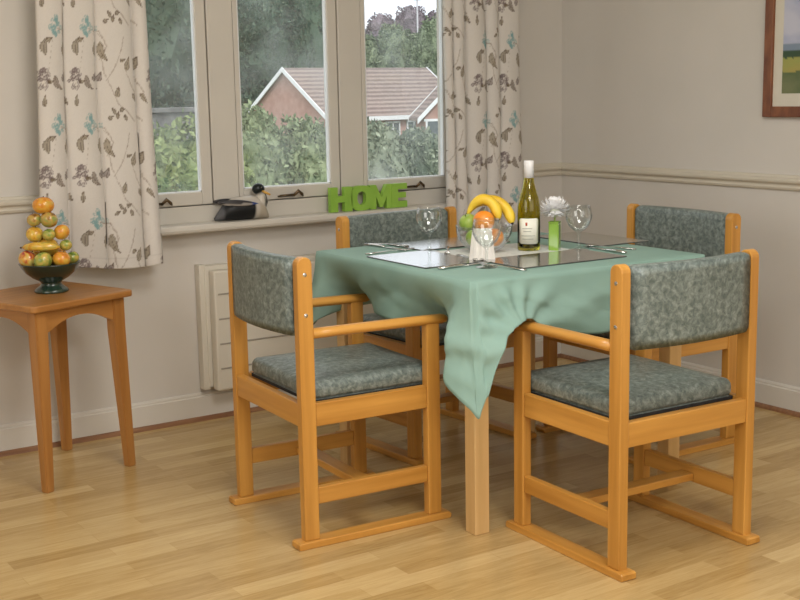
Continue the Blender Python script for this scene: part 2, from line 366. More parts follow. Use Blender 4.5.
# ------------------------------------------------------------------ dining chairs (local: +x forward, +y left)
def rounded_slab(nx, ny, fn):
    bm = nb(); g = [[bm.verts.new(fn(i/nx, j/ny)) for j in range(ny+1)] for i in range(nx+1)]
    return bm, g
def pillow(x0, x1, y0, y1, z0, z1, r, crown=.006, n=14, warp=None, mi=0):
    """upholstered pad: superellipse-edged box with a soft crown"""
    bm = nb(); verts = {}
    def prof(t):      # inset and height round the edge
        return r*(1-math.cos(t)), r*math.sin(t)
    layers = []
    ins = [(r*.18, 0)] + [(r*(1-math.sin(a)), r*(1-math.cos(a))) for a in (PI/8, PI/4, PI*3/8, PI/2)]
    h = z1-z0
    for i_, dz_ in ins: layers.append((i_, z0+dz_*.55))
    for i_, dz_ in reversed(ins[1:]): layers.append((i_, z1-dz_))
    layers.append((r, z1)) 
    def ring(i_, z):
        pts = []; a0, a1, b0, b1 = x0+i_, x1-i_, y0+i_, y1-i_; c = max(.002, .022-i_)
        for (cx_, cy_, s) in ((a1-c, b1-c, 0), (a0+c, b1-c, 1), (a0+c, b0+c, 2), (a1-c, b0+c, 3)):
            for k in range(5):
                a = PI/2*s+PI/2*k/4; pts.append((cx_+c*math.cos(a), cy_+c*math.sin(a), z))
        out = []
        for k in range(len(pts)):       # subdivide long runs
            p, q = pts[k], pts[(k+1) % len(pts)]; d = math.dist(p, q); m_ = 8 if k % 5 == 4 else 1
            for q_ in range(m_): out.append(tuple(p[e]+(q[e]-p[e])*q_/m_ for e in range(3)))
        return out
    W_ = warp or (lambda p: p)
    R = [[bm.verts.new(W_(p)) for p in ring(*l)] for l in layers[:-1]]
    m = len(R[0])
    for a, b in zip(R[:-1], R[1:]):
        for k in range(m): bm.faces.new((a[k], a[(k+1) % m], b[(k+1) % m], b[k]))
    # top crown: shrink rings to the centre
    cx_, cy_ = (x0+x1)/2, (y0+y1)/2; last = R[-1]; base = ring(*layers[-2])
    for s in (.8, .6, .4, .2):
        nr = [bm.verts.new(W_((cx_+(p[0]-cx_)*s, cy_+(p[1]-cy_)*s, z1+crown*(1-s*s)))) for p in base]
        for k in range(m): bm.faces.new((last[k], last[(k+1) % m], nr[(k+1) % m], nr[k]))
        last = nr
    c = bm.verts.new(W_((cx_, cy_, z1+crown)))
    for k in range(m): bm.faces.new((last[k], last[(k+1) % m], c))
    last = R[0]; base = ring(*layers[0])
    for s in (.8, .6, .4, .2):
        nr = [bm.verts.new(W_((cx_+(p[0]-cx_)*s, cy_+(p[1]-cy_)*s, z0))) for p in base]
        for k in range(m): bm.faces.new((last[(k+1) % m], last[k], nr[k], nr[(k+1) % m]))
        last = nr
    c = bm.verts.new(W_((cx_, cy_, z0)))
    for k in range(m): bm.faces.new((last[(k+1) % m], last[k], c))
    for f in bm.faces: f.smooth = True
    return bm
Wc = .2436; TP = .030
def make_chair():
    r = thing('dining_chair', '', 'chair', group='dining chairs around the table')
    for s in (1, -1):
        ya, yb = sorted((s*Wc, s*(Wc-TP)))
        # rear leg with rounded top
        bm = nb(); top = [(-.1515+.0, .021)]
        pts = [(-.1515, .021), (-.1065, .021), (-.1065, .80)] + [(-.129+.0225*math.cos(a), .800+.020*math.sin(a)) for a in (.4, .8, 1.2, PI/2, 1.95, 2.35, 2.75)] + [(-.1515, .80)]
        prism(bm, pts, 'y', ya, yb, .003); leg = obj('leg', bm, wood['z'], r)
        for z in (.772, .660):
            bm = nb(); lathe(bm, [(0, .0015), (.0035, .0012), (.006, .0)], 12); sc = obj('screw', bm, metal, leg)
            sc.location = (-.129, s*Wc, z); sc.rotation_euler = (-s*PI/2, 0, 0)
        bm = nb(); box(bm, .2543, .2983, ya, yb, .021, .600, .003); obj('leg', bm, wood['z'], r)
        # arm rest, rounded bar with a blunt nose
        bm = nb(); c = s*(Wc-TP/2); hw = .021; zt = .618; zb_ = .590
        tube(bm, [(-.1065, c, .606), (-.05, c, .606), (.1, c, .605), (.25, c, .603), (.312, c, .602), (.326, c, .602), (.332, c, .602)],
             [.0215, .0215, .0215, .0215, .021, .016, .008], 16, flat=.68); smooth(obj('arm_rest', bm, wood['x'], r))
        bm = nb(); box(bm, -.1065, .2543, ya+.003, yb-.003, .345, .411, .003); obj('side_rail', bm, wood['x'], r)
        bm = nb(); box(bm, -.1065, .2543, ya+.004, yb-.004, .121, .170, .003); obj('lower_rail', bm, wood['x'], r)
        bm = nb(); fa, fb_ = sorted((s*(Wc+.010), s*(Wc-.040)))
        prism(bm, [(-.176, .003), (-.172, 0), (.322, 0), (.326, .004), (.327, .014), (.320, .021), (-.170, .021), (-.176, .017)], 'y', fa, fb_, .003); obj('floor_runner', bm, wood['x'], r)
    yi = Wc-TP
    bm = nb(); box(bm, -.148, -.124, -yi, yi, .345, .411, .003); obj('rear_rail', bm, wood['y'], r)
    bm = nb(); box(bm, .268, .292, -yi, yi, .345, .411, .003); obj('front_rail', bm, wood['y'], r)
    bm = nb(); box(bm, .045, .095, -yi-.002, yi+.002, .128, .150, .003); obj('stretcher', bm, wood['y'], r)
    seat = obj('seat', pillow(-.105, .318, -yi+.002, yi-.002, .412, .462, .022, .010), vinyl, r)
    bm = nb(); box(bm, -.10, .31, -yi+.003, yi-.003, .402, .412); obj('seat_board', bm, black_edge, r)
    # back pad bowed backwards: build flat in (y,z) then warp
    def warp(p):
        u, v, t = p        # u: height axis, v: width, t: thickness
        k = 1-(v/yi)**2
        return (-.150-.026*k+(t), v, u+.0*k)
    bm = pillow(.598, .816, -yi+.001, yi-.001, 0, .040, .014, .003, warp=warp)
    b = obj('backrest', bm, vinyl, r)
    return r
chair = make_chair()
spots = [(-2.0631, -1.2292, -.0598, 'chair with mottled grey-green pads left of the table, seen from its back left corner'),
         (-1.4334, -1.9933, 1.5297, 'nearest chair with its back to the camera, in front of the right table corner'),
         (-1.293, -.695, -PI/2+.05, 'chair behind the table below the window sill and green letters, backrest mostly covered'),
         (-.622, -1.207, PI-.03, 'chair against the right wall beyond the table, only its backrest and right legs showing')]
for i, (x, y, a, lab) in enumerate(spots):
    o = chair if i == 0 else copy_tree(chair)
    o.location = (x, y, 0); o.rotation_euler = (0, 0, a); o['label'] = lab
    if i > 1: o.scale = (1, 1.085, 1)      # the two far chairs are a little wider

# ------------------------------------------------------------------ dining table and cloth
TX, TY, TT = -1.832, -1.707, -.028; TW_, TD_ = .885, .865
tbl = thing('dining_table', 'square dining table with pale square wooden legs under the green cloth', 'table', (TX, TY, 0), TT)
bm = nb(); box(bm, .012, TW_-.008, .008, TD_-.008, .716, .7385, .004); obj('tabletop', bm, pine, tbl)
for x in (.042, TW_-.092):
    for y in (.042, TD_-.092):
        bm = nb(); box(bm, x, x+.050, y, y+.050, 0, .716, .003); obj('leg', bm, pine, tbl)
for (a, b, c, d) in ((.07, TW_-.07, .07, .088), (.07, TW_-.07, TD_-.088, TD_-.07)):
    bm = nb(); box(bm, a+.022, b-.022, c, d, .672, .716, .002); obj('apron', bm, pine, tbl)
for (a, b) in ((.072, .088), (TW_-.088, TW_-.072)):
    bm = nb(); box(bm, a, b, .092, TD_-.092, .672, .716, .002); obj('apron', bm, pine, tbl)
def cloth():
    """square cloth: flat top, lofted drops with folds and hanging corner points (table-local)"""
    zt = .7425; per = []      # (edge point, hem point, kind)
    def lerp(a, b, t): return tuple(a[k]+(b[k]-a[k])*t for k in range(3))
    def catm(P, n):
        out = []
        for i in range(len(P)-1):
            p0 = P[max(i-1, 0)]; p1 = P[i]; p2 = P[i+1]; p3 = P[min(i+2, len(P)-1)]
            for j in range(n):
                t = j/n
                out.append([.5*((2*p1[k])+(-p0[k]+p2[k])*t+(2*p0[k]-5*p1[k]+4*p2[k]-p3[k])*t*t+(-p0[k]+3*p1[k]-3*p2[k]+p3[k])*t**3) for k in range(len(p1))])
        out.append(list(P[-1])); return out
    W_, D_ = TW_+.004, TD_+.004
    # key stations going round: (edge x, edge y, hem x, hem y, hem z)
    K = [ # front edge, from right corner to near corner (local y=0 side)
        (W_, .03, W_+.012, .03, .585), (W_, 0, W_+.010, -.012, .59), (W_-.01, 0, W_+.00, -.020, .59), (W_-.05, 0, W_-.045, -.026, .58), (W_-.10, 0, W_-.10, -.026, .565),
        (.70, 0, .70, .020, .575), (.64, 0, .64, .062, .592), (.58, 0, .58, .020, .572), (.50, 0, .50, -.034, .562), (.42, 0, .415, -.046, .560), (.30, 0, .29, -.034, .578), (.22, 0, .22, -.040, .605), (.16, 0, .170, -.050, .634),
        (.11, 0, .128, -.064, .628), (.08, 0, .085, -.070, .605), (.06, 0, .047, -.082, .560), (.03, 0, .006, -.086, .475), (.012, 0, -.024, -.086, .415), (.0, 0, -.036, -.085, .388), (-.002, .008, -.045, -.062, .408),
        (-.002, .02, -.062, -.018, .440), (-.002, .04, -.070, .030, .478), (-.002, .07, -.040, .052, .540), (-.002, .10, .02, .10, .575), (-.002, .15, .10, .15, .576), (-.002, .20, .20, .20, .574), (-.002, .265, .20, .265, .574), (-.002, .33, .09, .33, .574),
        (-.002, .42, -.002, .41, .585), (-.002, .52, .02, .54, .585), (-.002, .61, .09, .61, .585), (-.002, .67, .20, .67, .578), (-.002, .73, .20, .73, .575), (-.002, .78, .07, .78, .56), (-.002, .82, -.03, .83, .52), (-.002, D_-.01, -.03, D_+.03, .47),
        (.0, D_, .02, D_+.05, .50), (.07, D_, .08, D_+.03, .57), (.17, D_, .18, D_-.06, .58), (.28, D_, .28, D_-.215, .59), (.40, D_, .40, D_-.10, .58), (.54, D_, .52, D_-.08, .58), (.66, D_, .66, D_-.12, .58), (.78, D_, .78, D_-.205, .59), (.85, D_, .86, D_-.08, .56),
        (W_-.01, D_, W_+.01, D_+.04, .47), (W_, D_-.06, W_+.03, D_-.07, .55), (W_, D_-.15, W_+.0, D_-.15, .575), (W_, D_-.35, W_+.0, D_-.35, .57), (W_, D_-.60, W_-.01, D_-.60, .58), (W_, .03, W_+.012, .03, .585)]
    P = catm(K, 8); P = P[:-1]; n = len(P)
    bm = nb(); rows = 22
    R = []
    inner = [bm.verts.new((min(max(p[0], .006), W_-.006)+(.0), min(max(p[1], .006), D_-.006), zt)) for p in P]
    edge = [bm.verts.new((min(max(p[0], 0), W_), min(max(p[1], 0), D_), zt-.0015)) for p in P]
    R = [inner, edge]
    for j in range(1, rows+1):
        t = j/rows; row = []
        for i, p in enumerate(P):
            ex, ey = min(max(p[0], -.003), W_+.003), min(max(p[1], -.003), D_+.003)
            k = t**.85
            inward = (p[0] < .001 and p[2] > 0) or (p[1] < .001 and p[3] > 0) or (p[0] > W_-.001 and p[2] < W_) or (p[1] > D_-.001 and p[3] < D_)
            hx = t**(2.0 if inward else 1.15)
            q = Vector((ex+(p[2]-ex)*hx, ey+(p[3]-ey)*hx, zt-.003+(p[4]-zt)*k))
            # soft wrinkles, diagonal from the corners
            wv = .016*math.sin(PI*t)*min(1, (t*2.2)**1.5)*fbm((q.x*3.2+q.z*3.0, q.y*3.2, q.z*4+1.3), 1.6)
            if p[1] < .001 and .02 < p[0] < W_-.1:      # creases fanning out from where the arm rest lifts the hem
                an = math.atan2(q.z-.60, q.x-.13); wv += .0075*min(1, math.hypot(q.z-.60, q.x-.13)*7)*math.sin(an*11+.6)*math.exp(-max(0, q.x-.13)*3.2)*min(1, t*3)
                wv += .006*math.exp(-((q.x-.02-(.74-q.z)*.05)/.018)**2)*min(1, t*4)
            cen = Vector((W_/2, D_/2, q.z)); nrm = Vector((-1, 0, 0)) if p[0] < .001 and .02 < p[1] < D_-.02 else (Vector((0, -1, 0)) if p[1] < .001 else (q-cen).normalized())
            q += nrm*(wv*1.3+.0035*math.sin(PI*t))
            row.append(bm.verts.new(q))
        R.append(row)
    for a, b in zip(R[:-1], R[1:]):
        for i in range(n): f = bm.faces.new((a[i], a[(i+1) % n], b[(i+1) % n], b[i])); f.smooth = True
    # flat top as a fan of rings toward centre
    last = inner; cx_, cy_ = W_/2, D_/2
    for s in (.85, .6, .3):
        nr = [bm.verts.new((cx_+(v.co.x-cx_)*s, cy_+(v.co.y-cy_)*s, zt)) for v in inner]
        for i in range(n): f = bm.faces.new((last[i], last[(i+1) % n], nr[(i+1) % n], nr[i])); f.smooth = True
        last = nr
    c = bm.verts.new((cx_, cy_, zt))
    for i in range(n): bm.faces.new((last[i], last[(i+1) % n], c)).smooth = True
    o = obj('tablecloth', bm, cloth_m, None, (TX, TY, 0)); o.rotation_euler = (0, 0, TT)
    so = o.modifiers.new('thickness', 'SOLIDIFY'); so.thickness = .002; so.offset = 0
    tag(o, 'plain sea-green cloth draped over the dining table, one corner point hanging low', 'tablecloth')
cloth()
ZC = .7437
# ------------------------------------------------------------------ placemats, cutlery
mat_top = mat_noise('glossy_grey_placemat', (.10, .105, .10), (.15, .155, .145), 14, .10, coat=1, spec=.8)
mat_edge = mat_noise('placemat_edge', (.03, .035, .03), (.05, .055, .05), 14, .5)
def placemat(cx, cy, w_, d_, rz, label):
    bm = nb(); box(bm, -w_/2, w_/2, -d_/2, d_/2, 0, .004, .0012, 1); 
    for f in bm.faces: f.material_index = 0 if (f.normal.z > .5 or f.calc_center_median().z > .0039) else 1
    o = obj('placemat', bm, [mat_top, mat_edge], None, (cx, cy, ZC)); o.rotation_euler = (0, 0, rz)
    return tag(o, label, 'placemat', 'glossy grey placemats')
placemat(-1.665, -1.262, .225, .335, TT, 'glossy placemat at the left side of the table, mirroring the window white')
placemat(-1.365, -1.508, .40, .225, TT, 'dark glossy placemat at the near right side, right of the tall napkin')
placemat(-1.375, -.985, .36, .22, TT, 'placemat at the window side of the table, behind the left wine glass')
placemat(-.945, -1.215, .21, .36, TT, 'dark placemat at the far right side of the table, behind the right wine glass')
steel = mat_noise('polished_cutlery_steel', (.62, .62, .60), (.72, .72, .70), 40, .12, metallic=1)
def fork():
    bm = nb()
    pts = [(0, -.09, .003), (0, -.05, .004), (0, .0, .006), (0, .03, .006), (0, .045, .005)]; tube(bm, pts, [.007, .006, .003, .003, .007], 10, flat=.35)
    for k in (-1.5, -.5, .5, 1.5): tube(bm, [(k*.0045, .045, .005), (k*.0048, .07, .003), (k*.0046, .095, .008)], [.002, .0017, .001], 6, flat=.7)
    box(bm, -.009, .009, .042, .054, .0035, .0065, .001)
    return bm
def knife():
    bm = nb(); tube(bm, [(0, -.10, .005), (0, -.06, .006), (0, -.01, .005), (0, .0, .004)], [.007, .008, .006, .004], 10, flat=.55)
    prism(bm, [(-.004, 0), (.006, 0), (.009, .03), (.009, .085), (.004, .108), (-.004, .112)], 'z', .003, .0045)
    return bm
def spoon():
    bm = nb(); tube(bm, [(0, -.09, .003), (0, -.05, .004), (0, .0, .006), (0, .045, .005)], [.007, .006, .003, .003], 10, flat=.35)
    P = [(.0, .040), (.012, .048), (.019, .065), (.017, .085), (.0, .098)]
    lathe(bm, [(0, 0), (.008, .001), (.015, .004), (.019, .008), (.0175, .0085), (.013, .005), (.006, .0025), (0, .002)], 18, (0, .067, 0))
    return bm
def place(name, fn, x, y, rz, label, z=0):
    o = smooth(obj(name, fn(), steel, None, (x, y, ZC+z))); o.rotation_euler = (0, 0, rz); return tag(o, label, name, name+'s laid on the table')
place('fork', fork, -1.655, -1.045, -PI/2, 'steel fork beside the white-shining left placemat, its window side')
place('knife', knife, -1.665, -1.460, -PI/2+.1, 'steel knife between the left placemat and the near wine glass')
place('fork', fork, -1.600, -1.560, .12, 'steel fork at the left edge of the near right placemat, in front of the napkin')
place('knife', knife, -1.115, -1.475, -.1, 'steel knife right of the near right placemat, in front of the right wine glass')
place('spoon', spoon, -1.062, -1.440, .35, 'steel spoon lying between the right wine glass and the nearest chair back')
place('spoon', spoon, -1.560, -.900, PI+.25, 'steel spoon with dark bowl at the left end of the window-side placemat')
place('knife', knife, -1.600, -.930, PI+.1, 'steel knife at the far left of the table, behind the spoon')
place('fork', fork, -1.500, -1.150, 2.5, 'steel fork just left of the glass fruit bowl, behind the left wine glass')
place('spoon', spoon, -1.555, -1.340, 2.9, 'steel spoon left of the napkin, near the foot of the left wine glass')

# centre mat: pale lace square under bowl and bottle
lace = mat_noise('white_paper_lace', (.58, .61, .58), (.72, .74, .71), 90, .6)
bm = nb(); box(bm, -.19, .19, -.125, .125, 0, .002)
o = obj('centre_mat', bm, lace, None, (-1.365, -1.262, ZC)); o.rotation_euler = (0, 0, TT); tag(o, 'white mat in the middle of the table under fruit bowl and bottle', 'mat')
ZM = ZC+.0022
# ------------------------------------------------------------------ glassware
def goblet(x, y, z, label, s=1.0):
    bm = nb(); P = [(0, .0), (.031, .0), (.033, .0012), (.031, .0024), (.014, .005), (.006, .010), (.0042, .018), (.004, .045), (.006, .056), (.014, .062), (.026, .075), (.034, .095), (.0355, .108), (.033, .125), (.0305, .138),
         (.0295, .138), (.032, .124), (.0343, .108), (.0328, .096), (.025, .0775), (.013, .065), (.004, .0615), (0, .061)]
    lathe(bm, [(a*s*(1.17 if b > .06 else 1.0), b*s) for a, b in P], 48)
    o = obj('wine_glass', bm, clear, None, (x, y, z)); return tag(o, label, 'wine glass', 'wine glasses on the table')
goblet(-1.542, -1.108, ZC+.0001, 'empty wine glass at the left, standing by itself before the far chair back', 1.03)
goblet(-1.626, -1.517, ZC+.0001, 'empty wine glass nearest the camera, in front of the white napkin', 1.03)
goblet(-1.163, -1.402, ZC+.0001, 'empty wine glass at the right, beside the white flower', 1.03)
# napkin, folded and standing
napk = mat_noise('white_paper_napkin', (.80, .77, .72), (.88, .85, .80), 30, .8)
bm = nb(); d = Vector((.83, -.557, 0)); e = Vector((.557, .83, 0))
nfold = 8; hw = .040
for k in range(nfold):
    t0, t1 = k/nfold, (k+1)/nfold; zz = .004 if k % 2 else -.004
    for (ta, tb, za, zb_) in ((t0, t1, -.004 if k % 2 else .004, zz),):
        def q(t, off, z, sc): return tuple(d*((t-.5)*2*hw*sc)+e*off+Vector((0, 0, z)))
        a = [q(ta, za+.008, 0, 1), q(tb, zb_+.008, 0, 1), q(tb, zb_+.004, .096, .72), q(ta, za+.004, .096, .72)]
        b = [q(ta, za-.006, 0, 1), q(tb, zb_-.006, 0, 1), q(tb, zb_-.002, .096, .72), q(ta, za-.002, .096, .72)]
        va = [bm.verts.new(p) for p in a]; vb = [bm.verts.new(p) for p in b]
        bm.faces.new(va); bm.faces.new(vb[::-1])
        for i in range(4): bm.faces.new((va[i], vb[i], vb[(i+1) % 4], va[(i+1) % 4]))
o = obj('napkin', bm, napk, None, (-1.548, -1.395, ZM)); tag(o, 'white pleated paper napkin standing upright behind the nearest wine glass', 'napkin')

# glass fruit bowl and its fruit
BX, BY = -1.418, -1.238
bm = nb(); lathe(bm, [(0, 0), (.035, 0), (.040, .002), (.058, .016), (.072, .035), (.080, .055), (.083, .078), (.0835, .080), (.081, .080), (.0785, .056), (.070, .037), (.056, .019), (.038, .007), (0, .006)], 56)
o = obj('fruit_bowl', bm, clear, None, (BX, BY, ZM)); o.scale = (1.1, 1.1, 1.06); tag(o, 'round clear glass bowl holding apples, oranges and bananas', 'bowl')
orange_m = mat_noise('orange_peel', (.85, .25, .02), (.92, .33, .03), 8, .4, bump=.4, bscale=160)
apple_m = mat_noise('green_apple_skin', (.25, .42, .04), (.42, .55, .09), 8, .3)
pear_m = mat_noise('green_pear_skin', (.24, .38, .05), (.38, .48, .10), 30, .4)
banana_m = mat_noise('banana_skin', (.80, .52, .03), (.90, .66, .07), 10, .45)
dark_m = mat_noise('dark_fruit_tip', (.02, .012, .006), (.05, .03, .015), 30, .7)
def round_fruit(name, label, x, y, z, r, m, group, dimple=.16, squash=.93, tip=dark_m, rot=(0, 0, 0), cat=None):
    bm = nb(); P = []
    for i in range(21):
        a = -PI/2+PI*i/20; rr = math.cos(a); zz = math.sin(a)*squash
        zz -= dimple*math.exp(-(rr/.28)**2)*(1 if zz > 0 else -.6)
        P.append((max(rr, 0)*r if i not in (0, 20) else 0, zz*r))
    lathe(bm, P, 28)
    o = obj(name, bm, m, None, (x, y, z)); o.rotation_euler = rot
    bm = nb(); tube(bm, [(0, 0, r*(squash-dimple)-.002), (r*.03, 0, r*squash*.95), (r*.10, 0, r*squash*1.08)], [r*.05, r*.04, r*.05], 6); obj('stem', bm, tip, o)
    return tag(o, label, cat or name, group)
FR = (.83, -.557); BK = (.557, .83)   # picture right and depth directions for arranging the pile
def fb(u, v, z): return BX+FR[0]*u+BK[0]*v, BY+FR[1]*u+BK[1]*v, ZM+z
G1 = 'fruit in the glass bowl'
round_fruit('apple', 'green apple low on the left inside the glass bowl', *fb(-.031, -.016, .046), .030, apple_m, G1)
round_fruit('apple', 'green apple resting on top at the left rim of the glass bowl', *fb(-.050, .012, .092), .030, pear_m, G1, rot=(0, -.5, 0))
round_fruit('orange', 'orange sitting high in the middle of the glass bowl', *fb(-.003, -.024, .100), .034, orange_m, G1, .03, .97, apple_m)
round_fruit('orange', 'orange low on the right inside the glass bowl', *fb(.031, -.017, .046), .030, orange_m, G1, .03, .97, apple_m)
round_fruit('orange', 'orange at the back of the glass bowl under the bananas', *fb(.001, .037, .047), .030, orange_m, G1, .03, .97, apple_m)
def banana(pts, r, label):
    P = [Vector(p) for p in pts]; out = []
    for i in range(len(P)-1):
        for k in range(5):
            t = k/5; p0 = P[max(i-1, 0)]; p1 = P[i]; p2 = P[i+1]; p3 = P[min(i+2, len(P)-1)]
            out.append(.5*((2*p1)+(-p0+p2)*t+(2*p0-5*p1+4*p2-p3)*t*t+(-p0+3*p1-3*p2+p3)*t**3))
    out.append(P[-1]); n = len(out)
    rad = [r*min(1, (.30+1.9*(i/(n-1))) if i < n*.4 else 1)*(1 if i < n*.82 else max(.3, 1-((i/(n-1)-.82)/.18)**2*.7)) for i in range(n)]
    bm = nb(); tube(bm, out, rad, 7); o = obj('banana', bm, banana_m)
    bm = nb(); tube(bm, [out[0]+(out[0]-out[1])*.8, out[0]], [r*.34, r*.36], 7); obj('stem', bm, dark_m, o)
    bm = nb(); tube(bm, [out[-1], out[-1]+(out[-1]-out[-2])*.4], [r*.32, r*.2], 7); obj('tip', bm, dark_m, o)
    return tag(o, label, 'banana', G1)
banana([fb(-.050, .030, .118), fb(-.030, .026, .150), fb(.002, .016, .165), fb(.033, .006, .144), fb(.046, -.006, .102)], .018, 'front banana arching over the high orange in the glass bowl')
banana([fb(-.046, .050, .122), fb(-.010, .054, .152), (fb(.040, .050, .156)), fb(.076, .030, .128), fb(.090, .004, .088)], .018, 'banana at the right and back of the glass bowl, drooping towards the bottle')
# wine bottle
def bottle(x, y, z):
    r = thing('wine_bottle', 'olive green white-wine bottle with white cap and cream label', 'bottle', (x, y, z))
    r.scale = (1, 1, 1.045)
    bm = nb(); P = [(0, .006), (.020, .003), (.033, .0), (.036, .003), (.0365, .012), (.0365, .115), (.0355, .135), (.031, .160), (.024, .182), (.0175, .205), (.0150, .225), (.0145, .268), (.0145, .272), (.012, .272), (.0125, .225), (.015, .205), (.0215, .182), (.0285, .160), (.033, .135), (.034, .115), (.034, .012), (.02, .008), (0, .010)]
    lathe(bm, P, 48); obj('bottle_glass', bm, olive, r)
    bm = nb(); lathe(bm, [(0, .2735), (.0145, .2735), (.0158, .270), (.0160, .222), (.0157, .222), (.0151, .2725), (0, .2728)], 32); obj('cap', bm, mat_noise('white_foil', (.78, .78, .79), (.84, .84, .85), 20, .4), r)
    lab = mat_noise('cream_label_paper', (.78, .78, .68), (.82, .82, .72), 20, .6)
    a0 = math.atan2(-4.3235-y, -3.8127-x)
    def patch(da0, da1, z0, z1, rad, m, nm, par, n=24, corner=0):
        bm = nb(); vs = []
        for i in range(n+1):
            a = a0+da0+(da1-da0)*i/n; t = i/n; c = corner*(1-min(1, min(t, 1-t)*8))**2 if corner else 0
            vs.append((bm.verts.new((rad*math.cos(a), rad*math.sin(a), z0+c)), bm.verts.new((rad*math.cos(a), rad*math.sin(a), z1-c)),
                       bm.verts.new(((rad-.0003)*math.cos(a), (rad-.0003)*math.sin(a), z0+c)), bm.verts.new(((rad-.0003)*math.cos(a), (rad-.0003)*math.sin(a), z1-c))))
        for p, q in zip(vs[:-1], vs[1:]):
            bm.faces.new((p[0], q[0], q[1], p[1])).smooth = True; bm.faces.new((p[1], q[1], q[3], p[3])); bm.faces.new((p[2], p[0], q[0], q[2]))
        bm.faces.new((vs[0][0], vs[0][1], vs[0][3], vs[0][2])); bm.faces.new((vs[-1][0], vs[-1][1], vs[-1][3], vs[-1][2]))
        return obj(nm, bm, m, par)
    L = patch(-.95, .95, .022, .100, .0369, lab, 'front_label', r, corner=.006)
    patch(-.30, -.12, .078, .088, .0372, mat_noise('red_crest', (.45, .08, .04), (.5, .1, .05), 20, .6), 'crest', L, 6)
    ink = mat_noise('grey_ink', (.35, .36, .30), (.4, .41, .35), 40, .6)
    for z_, a, b in ((.068, -.6, .3), (.060, -.5, .2), (.046, -.7, .55), (.036, -.6, .4)): patch(a, b, z_, z_+.0022, .0372, ink, 'printed_line', L, 16)
bottle(-1.290, -1.306, ZM)
# lime vase with white chrysanthemum
def vase(x, y):
    o = bpy.data.objects.new('vase', None)
    r = thing('vase', 'slim lime green square glass vase beside the wine bottle', 'vase', (x, y, ZC+.0001), .62)
    bm = nb(); s = .0165; box(bm, -s, s, -s, s, 0, .088, .003); obj('vase_body', bm, lime_gl, r)
    bm = nb(); t = .0165; box(bm, -s, s, -s, -s+.0015, .0885, .094); box(bm, -s, s, s-.0015, s, .0885, .094); box(bm, -s, -s+.0015, -s+.0015, s-.0015, .0885, .094); box(bm, s-.0015, s, -s+.0015, s-.0015, .0885, .094); obj('rim', bm, lime_gl, r)
    f = thing('flower', 'large white chrysanthemum bloom standing in the lime vase', 'flower', (x, y, ZC+.095))
    bm = nb(); rr = random.Random(5)
    for layer, (n, el, ln) in enumerate([(16, -.55, .044), (20, -.2, .049), (20, .15, .050), (20, .48, .049), (18, .8, .046), (14, 1.1, .042), (8, 1.4, .038)]):
        for k in range(n):
            a = 2*PI*(k+rr.random()*.6)/n; e_ = el+rr.uniform(-.15, .15); L_ = ln*rr.uniform(.85, 1.1); wd = .0095
            dirv = Vector((math.cos(a)*math.cos(e_), math.sin(a)*math.cos(e_), math.sin(e_))); side = dirv.cross(Vector((0, 0, 1))).normalized(); nrm = side.cross(dirv)
            c = Vector((0, 0, .036)); rows = []
            for t, ww, lift in ((.1, .35, 0), (.45, .9, .001), (.8, 1, .0), (.95, .75, .003), (1.03, .15, .006)):
                p = c+dirv*L_*t+nrm*lift; q = side*wd*ww*.5
                rows.append([bm.verts.new(p-q+nrm*.0012), bm.verts.new(p-nrm*.0006), bm.verts.new(p+q+nrm*.0012)])
            for A_, B_ in zip(rows[:-1], rows[1:]):
                for i in (0, 1): bm.faces.new((A_[i], A_[i+1], B_[i+1], B_[i])).smooth = True
    obj('petals', bm, mat_noise('white_petals', (.93, .93, .94), (.97, .97, .98), 20, .6), f)
    bm = nb(); lathe(bm, [(0, .010), (.010, .016), (.017, .028), (.013, .042), (0, .048)], 16); obj('flower_heart', bm, mat_noise('flower_heart', (.7, .72, .6), (.8, .82, .7), 50, .8), f)
    bm = nb(); tube(bm, [(0, 0, -.006), (.001, 0, .012)], .003, 8); obj('stem', bm, pear_m, f)
vase(-1.230, -1.362)

# ------------------------------------------------------------------ side table
st = thing('side_table', 'small orange-brown wooden side table against the wall at the left', 'table', (-2.545, -.305, 0), math.radians(19))
h = .205
bm = nb()
pts = []; c = .022
for (sx, sy, s) in ((1, 1, 0), (-1, 1, 1), (-1, -1, 2), (1, -1, 3)):
    for k in range(5): a = PI/2*s+PI/2*k/4; pts.append((sx*(h-c)+c*math.cos(a), sy*(h-c)+c*math.sin(a)))
prism(bm, pts, 'z', .592, .614, .005); obj('tabletop', bm, side_w['x'], st)
for sx in (1, -1):
    for sy in (1, -1):
        bm = nb(); c1 = h-.025; ct, cb = .046, .030
        vs = []
        for z, wdt, off in ((.592, ct, 0), (.48, ct*.98, 0), (0, cb, .006)):
            ox, oy = sx*(c1+off), sy*(c1+off)
            vs.append([bm.verts.new((ox-sx*dx*wdt, oy-sy*dy*wdt, z)) for dx, dy in ((0, 0), (1, 0), (1, 1), (0, 1))])
        for a, b in zip(vs[:-1], vs[1:]):
            for k in range(4): bm.faces.new((a[k], a[(k+1) % 4], b[(k+1) % 4], b[k]))
        bm.faces.new(vs[0]); bm.faces.new(vs[-1][::-1])
        bmesh.ops.bevel(bm, geom=[e_ for e_ in bm.edges], offset=.003, segments=2, affect='EDGES'); obj('leg', bm, side_w['z'], st)
def arch_apron(axis, s):
    c1 = h-.025; n = 16; bm = nb(); span = c1-.044
    pts = [(-span, .592), (-span, .515)]+[(-span+.012+(2*span-.024)*t/n, .518+.040*math.sin(PI*t/n)**.8) for t in range(1, n)]+[(span, .515), (span, .592)]
    a, b = sorted((s*(c1-.008), s*(c1-.026)))
    prism(bm, pts, 'y' if axis == 'x' else 'x', a, b, .0); obj('apron', bm, side_w[axis], st)
for s in (1, -1): arch_apron('x', s); arch_apron('y', s)
